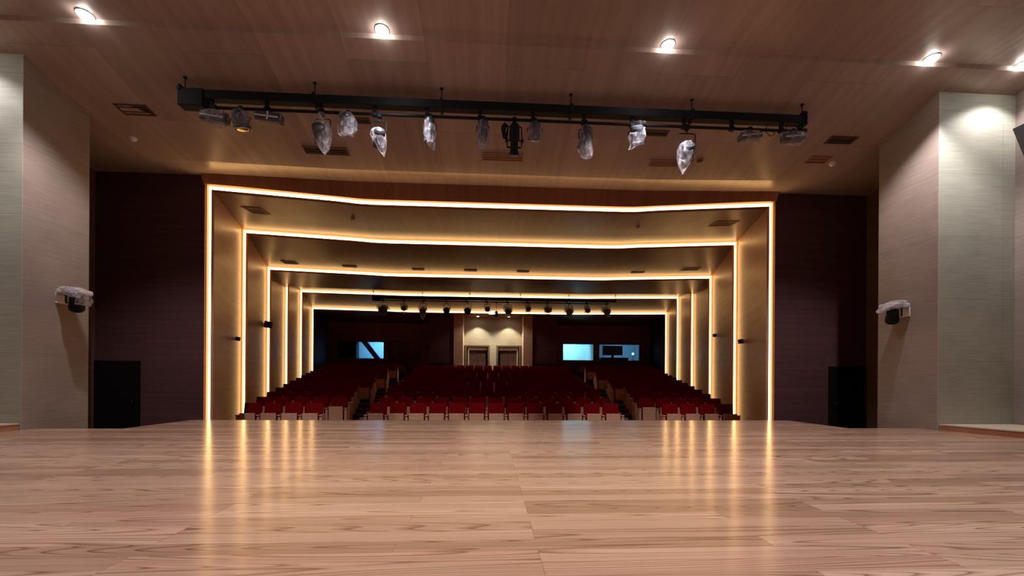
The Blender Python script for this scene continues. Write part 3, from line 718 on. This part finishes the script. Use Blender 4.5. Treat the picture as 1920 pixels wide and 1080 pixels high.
FL = [(-5.49, 3.37, 'far_left', .19, 'round lamp with a bright lens at the left end of the far bar', 1), (-4.47, 3.47, '', .12, 'small bagged lamp, second from left on the far bar', 1), (-3.55, 3.34, '', .14, 'bagged lamp with a drooping tip, third from left on the far bar', 2),
      (-2.37, 3.39, '', .15, 'dark blue round lamp, fourth from left on the far bar', 0), (-1.33, 3.38, '', .16, 'blue-lensed round lamp, fifth from left on the far bar', 0), (-.34, 3.48, '', .12, 'small dark lamp, sixth from left on the far bar', 0),
      (.70, 3.39, '', .15, 'round lamp with a ring rim, sixth from right on the far bar', 1), (1.70, 3.51, '', .11, 'small lamp in white film, fifth from right on the far bar', 1), (2.71, 3.50, '', .15, 'round lamp in a white bag, fourth from right on the far bar', 1),
      (3.80, 3.41, '', .16, 'tilted lamp with a trailing white bag, third from right on the far bar', 3), (4.73, 3.50, '', .12, 'lamp in a hooded white bag, second from right on the far bar', 1), (5.72, 3.44, '', .16, 'lamp with a large loose bag at the right end of the far bar', 3)]
for i, (x, h, _, r, lab, bg) in enumerate(FL):
    t = thing('hall_lamp', lab, 'stage lamp', (x, FY, ZC+h), 0, 'stage lamps on the far bar'); zt = 3.79-h
    hook(t, zt); yoke(t, zt, r*1.15, zt-.12)
    can(t, r, .38, rot('X', -62), 'lampblue' if i in (3, 4) else 'lampgrey', 'lens')
    if bg: bag(t, [(-(.5 if bg == 2 else .34), .03, .03, {1: 0, 2: .0, 3: .22}[bg]), (-.22, r*1.1, r, .05 if bg == 3 else 0), (0, r*1.6, r*2.1, 0), (.16, r*1.5, r*1.6, -.04), (.24, r*.6, r*.6, -.08)], 40+i, .1)
t = thing('hall_lamp', 'tiny black spotlight hanging lowest at the middle of the far bar', 'stage lamp', (.11, FY, ZC+3.24), 0, 'stage lamps on the far bar')
bm = BM(); lathe(bm, [(.04, .1), (.08, .06), (.08, -.08), (.10, -.1), (.10, -.14)], 14, rot('X', -30)); obj('lamp_body', bm, 'black', t)
bm = BM(); tube(bm, [(0, 0, .08), (0, 0, .55)], .012, 6); obj('stem', bm, 'black', t); hook(t, .55)

# ------------------------------------------------------------------ things on walls and ceilings
def hall_ceil(x, d):
    for a, b_ in zip(FR, FR[1:]):
        if a[0] <= d <= b_[0]:
            pa = path(a[1], a[2], a[3], 0, -LIP, -LIP if a[4] else -.005); pb = path(b_[1], b_[2], b_[3], 0, REC, .13 if b_[4] else -LIP-.02)
            def at(p, x):
                tp = p[1]
                for (x0, z0), (x1, z1) in zip(tp, tp[1:]):
                    if x0 <= x <= x1: return z0+(z1-z0)*(x-x0)/(x1-x0)
                return tp[0][1]
            u = (d-a[0])/(b_[0]-a[0]); return at(pa, x)*(1-u)+at(pb, x)*u
def vent(x0, x1, d0, d1, zf_, label, style='dark', n=4):
    xm, dm = (x0+x1)/2, (d0+d1)/2; z = zf_(xm, dm)
    t = thing('ceiling_vent', label, 'vent', (xm, dm, z), 0, 'ceiling vents')
    slope = math.atan2(zf_(xm, dm+.1)-zf_(xm, dm-.1), .2); sx = math.atan2(zf_(xm+.1, dm)-zf_(xm-.1, dm), .2)
    t.rotation_euler = (slope, -sx, 0)
    hx, hy = (x1-x0)/2, (d1-d0)/2; f = .025
    bm = BM()
    for q in ((-hx, hx, -hy, -hy+f), (-hx, hx, hy-f, hy), (-hx, -hx+f, -hy+f, hy-f), (hx-f, hx, -hy+f, hy-f)): box(bm, *q, -.018, .01)
    obj('frame', bm, 'ventwood' if style != 'dark' else 'brown', t)
    bm = BM(); box(bm, -hx+f, hx-f, -hy+f, hy-f, -.002, .012); obj('backing', bm, 'ventdark' if style == 'dark' else 'ventwood', t)
    for j in range(n):
        y = -hy+f+(j+.5)*(2*hy-2*f)/n
        bm = BM(); box(bm, -hx+f, hx-f, y-.008, y+.008, -.014, -.003, 0, None); obj('slat', bm, 'brown' if style == 'dark' else 'ventwood', t)
    return t
vent(-6.66, -6.12, 7.45, 7.70, ceil_h, 'slot vent with a pale edge left of the lamp bar end', 'dark', 2)
vent(-3.90, -3.04, 8.28, 8.50, ceil_h, 'long brown vent in the ceiling behind the fourth lamp of the near bar', 'dark', 3)
vent(-.42, .42, 8.28, 8.50, ceil_h, 'wood-coloured vent in the ceiling behind the black spotlight', 'wood', 2)
vent(3.02, 3.66, 8.30, 8.50, ceil_h, 'wood-coloured vent in the ceiling right of the middle', 'wood', 2)
vent(6.19, 6.73, 7.53, 7.73, ceil_h, 'slot vent in the ceiling right of the lamp bar end', 'dark', 2)
vent(2.62, 3.06, 7.54, 7.68, ceil_h, 'small dark vent behind the lamp with the knotted bag', 'dark', 2)
vent(-2.66, -2.40, 7.52, 7.66, ceil_h, 'tiny vent beside the short wrinkled bagged lamp', 'dark', 2)
vent(6.26, 6.70, 8.10, 8.32, ceil_h, 'square wood-coloured hatch in the ceiling above the right wing', 'wood', 1)
vent(-6.28, -5.82, 10.45, 10.95, hall_ceil, 'square vent in the hall ceiling near the left corner of the first lit frame', 'wood', 5)
vent(5.60, 6.22, 10.45, 10.90, hall_ceil, 'square vent in the hall ceiling near the right corner of the first lit frame', 'wood', 5)
for x0, x1, d0, d1, lab, st in ((-7.55, -7.05, 15.0, 15.3, 'dark slot vent above the left end of the third lit frame', 'dark'), (6.8, 7.42, 14.75, 15.05, 'dark slot vent above the right end of the third lit frame', 'dark'),
        (-5.5, -5.0, 15.15, 15.3, 'faint slot vent above the third lit frame, second from left', 'wood'), (-3.03, -2.6, 15.15, 15.3, 'faint slot vent above the third lit frame, third from left', 'wood'),
        (-1.18, -.7, 15.15, 15.3, 'faint slot vent above the third lit frame, left of middle', 'wood'), (.75, 1.2, 15.15, 15.3, 'faint slot vent above the third lit frame, right of middle', 'wood'), (5.0, 5.5, 15.15, 15.3, 'faint slot vent above the third lit frame, second from right', 'wood')):
    vent(x0, x1, d0, d1, hall_ceil, lab, st, 2)
def detector(x, d, zf_, label, m='white', r=.055):
    t = thing('smoke_detector', label, 'detector', (x, d, zf_(x, d)), 0, 'ceiling detectors')
    bm = BM(); lathe(bm, [(r*1.15, .01), (r*1.15, -.015), (r, -.02)], 18); obj('base', bm, m, t)
    bm = BM(); lathe(bm, [(r*.95, -.018), (r*.8, -.045), (r*.4, -.06), (.003, -.062)], 18); obj('dome', bm, 'white' if m == 'white' else 'brown', t, True)
detector(-7.04, 8.33, ceil_h, 'small white ceiling dome left of the lamp bar, above the left wing')
detector(4.02, 8.29, ceil_h, 'small orange ring detector beside the large pointed white bag', 'orange', .07)
detector(6.88, 8.32, ceil_h, 'small white ceiling dome above the right wing')
detector(-3.72, 10.8, hall_ceil, 'small white sprinkler dome in the hall ceiling left of middle', 'white', .045)
detector(3.66, 10.8, hall_ceil, 'small white sprinkler dome in the hall ceiling right of middle', 'white', .045)

def wall_x(d, z, s):
    for a, b_ in zip(FR, FR[1:]):
        if a[0] <= d <= b_[0]: return s*((a[1]-LIP)+((b_[1]+REC)-(a[1]-LIP))*(d-a[0]+.03)/(b_[0]-a[0]+.03))
def wall_speaker(d, h, s, label, sc=1.0, name='wall_speaker', cat='speaker'):
    x = wall_x(d, 0, s)
    t = thing(name, label, cat, (x, d, ZC+h), 0)
    k = -s
    bm = BM(); xs_ = sorted((0, k*.06*sc)); box(bm, xs_[0], xs_[1], -.03*sc, .03*sc, -.04*sc, .04*sc); obj('bracket', bm, 'steel' if sc > .9 else 'black', t)
    bm = BM(); xs_ = sorted((k*.05*sc, k*.26*sc)); box(bm, xs_[0], xs_[1], -.12*sc, .12*sc, -.13*sc, .13*sc, .02*sc, rot('Y', k*8)); obj('cabinet', bm, 'black', t)
    bm = BM(); lathe(bm, [(.08*sc, 0), (.07*sc, .012*sc), (.02*sc, .004*sc)], 16, rot('Y', k*8) @ Matrix.Translation((k*.15*sc, -.12*sc, 0)) @ rot('X', 90)); obj('speaker_cone', bm, 'lampgrey', t)
wall_speaker(11.9, 1.03, -1, 'tiny dark sensor on the left hall wall before the second lit frame', .42, 'wall_sensor', 'sensor')
wall_speaker(15.4, 1.86, -1, 'small box speaker on the left hall wall across the third lit strip', .9)
wall_speaker(11.9, 1.12, 1, 'small dark camera on the right hall wall before the second lit frame', .5, 'wall_camera', 'camera')
wall_speaker(15.0, 1.62, 1, 'small dark sensor on the right hall wall beside the third lit strip', .45, 'wall_sensor', 'sensor')

def side_projector(x, d, h, s, label, seed, wrap):
    t = thing('wall_projector', label, 'projector', (x, d, ZC+h), 0)
    k = -s
    bm = BM(); xs_ = sorted((0, k*.03)); box(bm, xs_[0], xs_[1], -.09, .09, -.08, .10, .006); xs_ = sorted((k*.02, k*.30)); box(bm, xs_[0], xs_[1], -.03, .03, .04, .075, .005); obj('wall_bracket', bm, 'white', t)
    bm = BM(); box(bm, min(k*.04, k*.40), max(k*.04, k*.40), -.13, .13, .07, .15, .02); obj('base_box', bm, 'silver', t)
    bm = BM(); tube(bm, [(k*.2, -.12, .06), (k*.2, -.12, -.06), (k*.2, -.11, -.09)], .016, 6); tube(bm, [(k*.2, .12, .06), (k*.2, .12, -.06), (k*.2, .11, -.09)], .016, 6); obj('yoke', bm, 'black', t)
    T = Matrix.Translation((k*.25, 0, -.06)) @ rot('X', 40) @ rot('Y', k*30)
    bm = BM(); lathe(bm, [(.05, .13), (.085, .1), (.095, -.05), (.10, -.06), (.10, -.13), (.085, -.13)], 18, T); obj('lamp_head', bm, 'black', t)
    bm = BM(); lathe(bm, [(.084, -.125), (.05, -.135), (.002, -.138)], 18, T); obj('lens', bm, 'lens', t, True)
    bm = BM()
    if wrap: blob(bm, [(-.02, .02, .02, k*.52), (.02, .09, .08, k*.44), (.08, .2, .17, k*.25), (.15, .2, .16, k*.2), (.2, .14, .1, k*.12), (.22, .04, .04, k*.08)], 14, seed, .16)
    else: blob(bm, [(-.10, .03, .14, k*.34), (.0, .05, .15, k*.37), (.06, .2, .17, k*.24), (.15, .2, .16, k*.2), (.19, .16, .1, k*.16)], 14, seed, .08)
    obj('plastic_wrap', bm, 'film', t)
side_projector(-XW, 7.22, 1.24, -1, 'white-wrapped moving lamp bracketed on the left stage tower wall', 71, False)
side_projector(XW, 7.12, 1.22, 1, 'black moving lamp in torn white film on the right stage tower wall', 72, True)
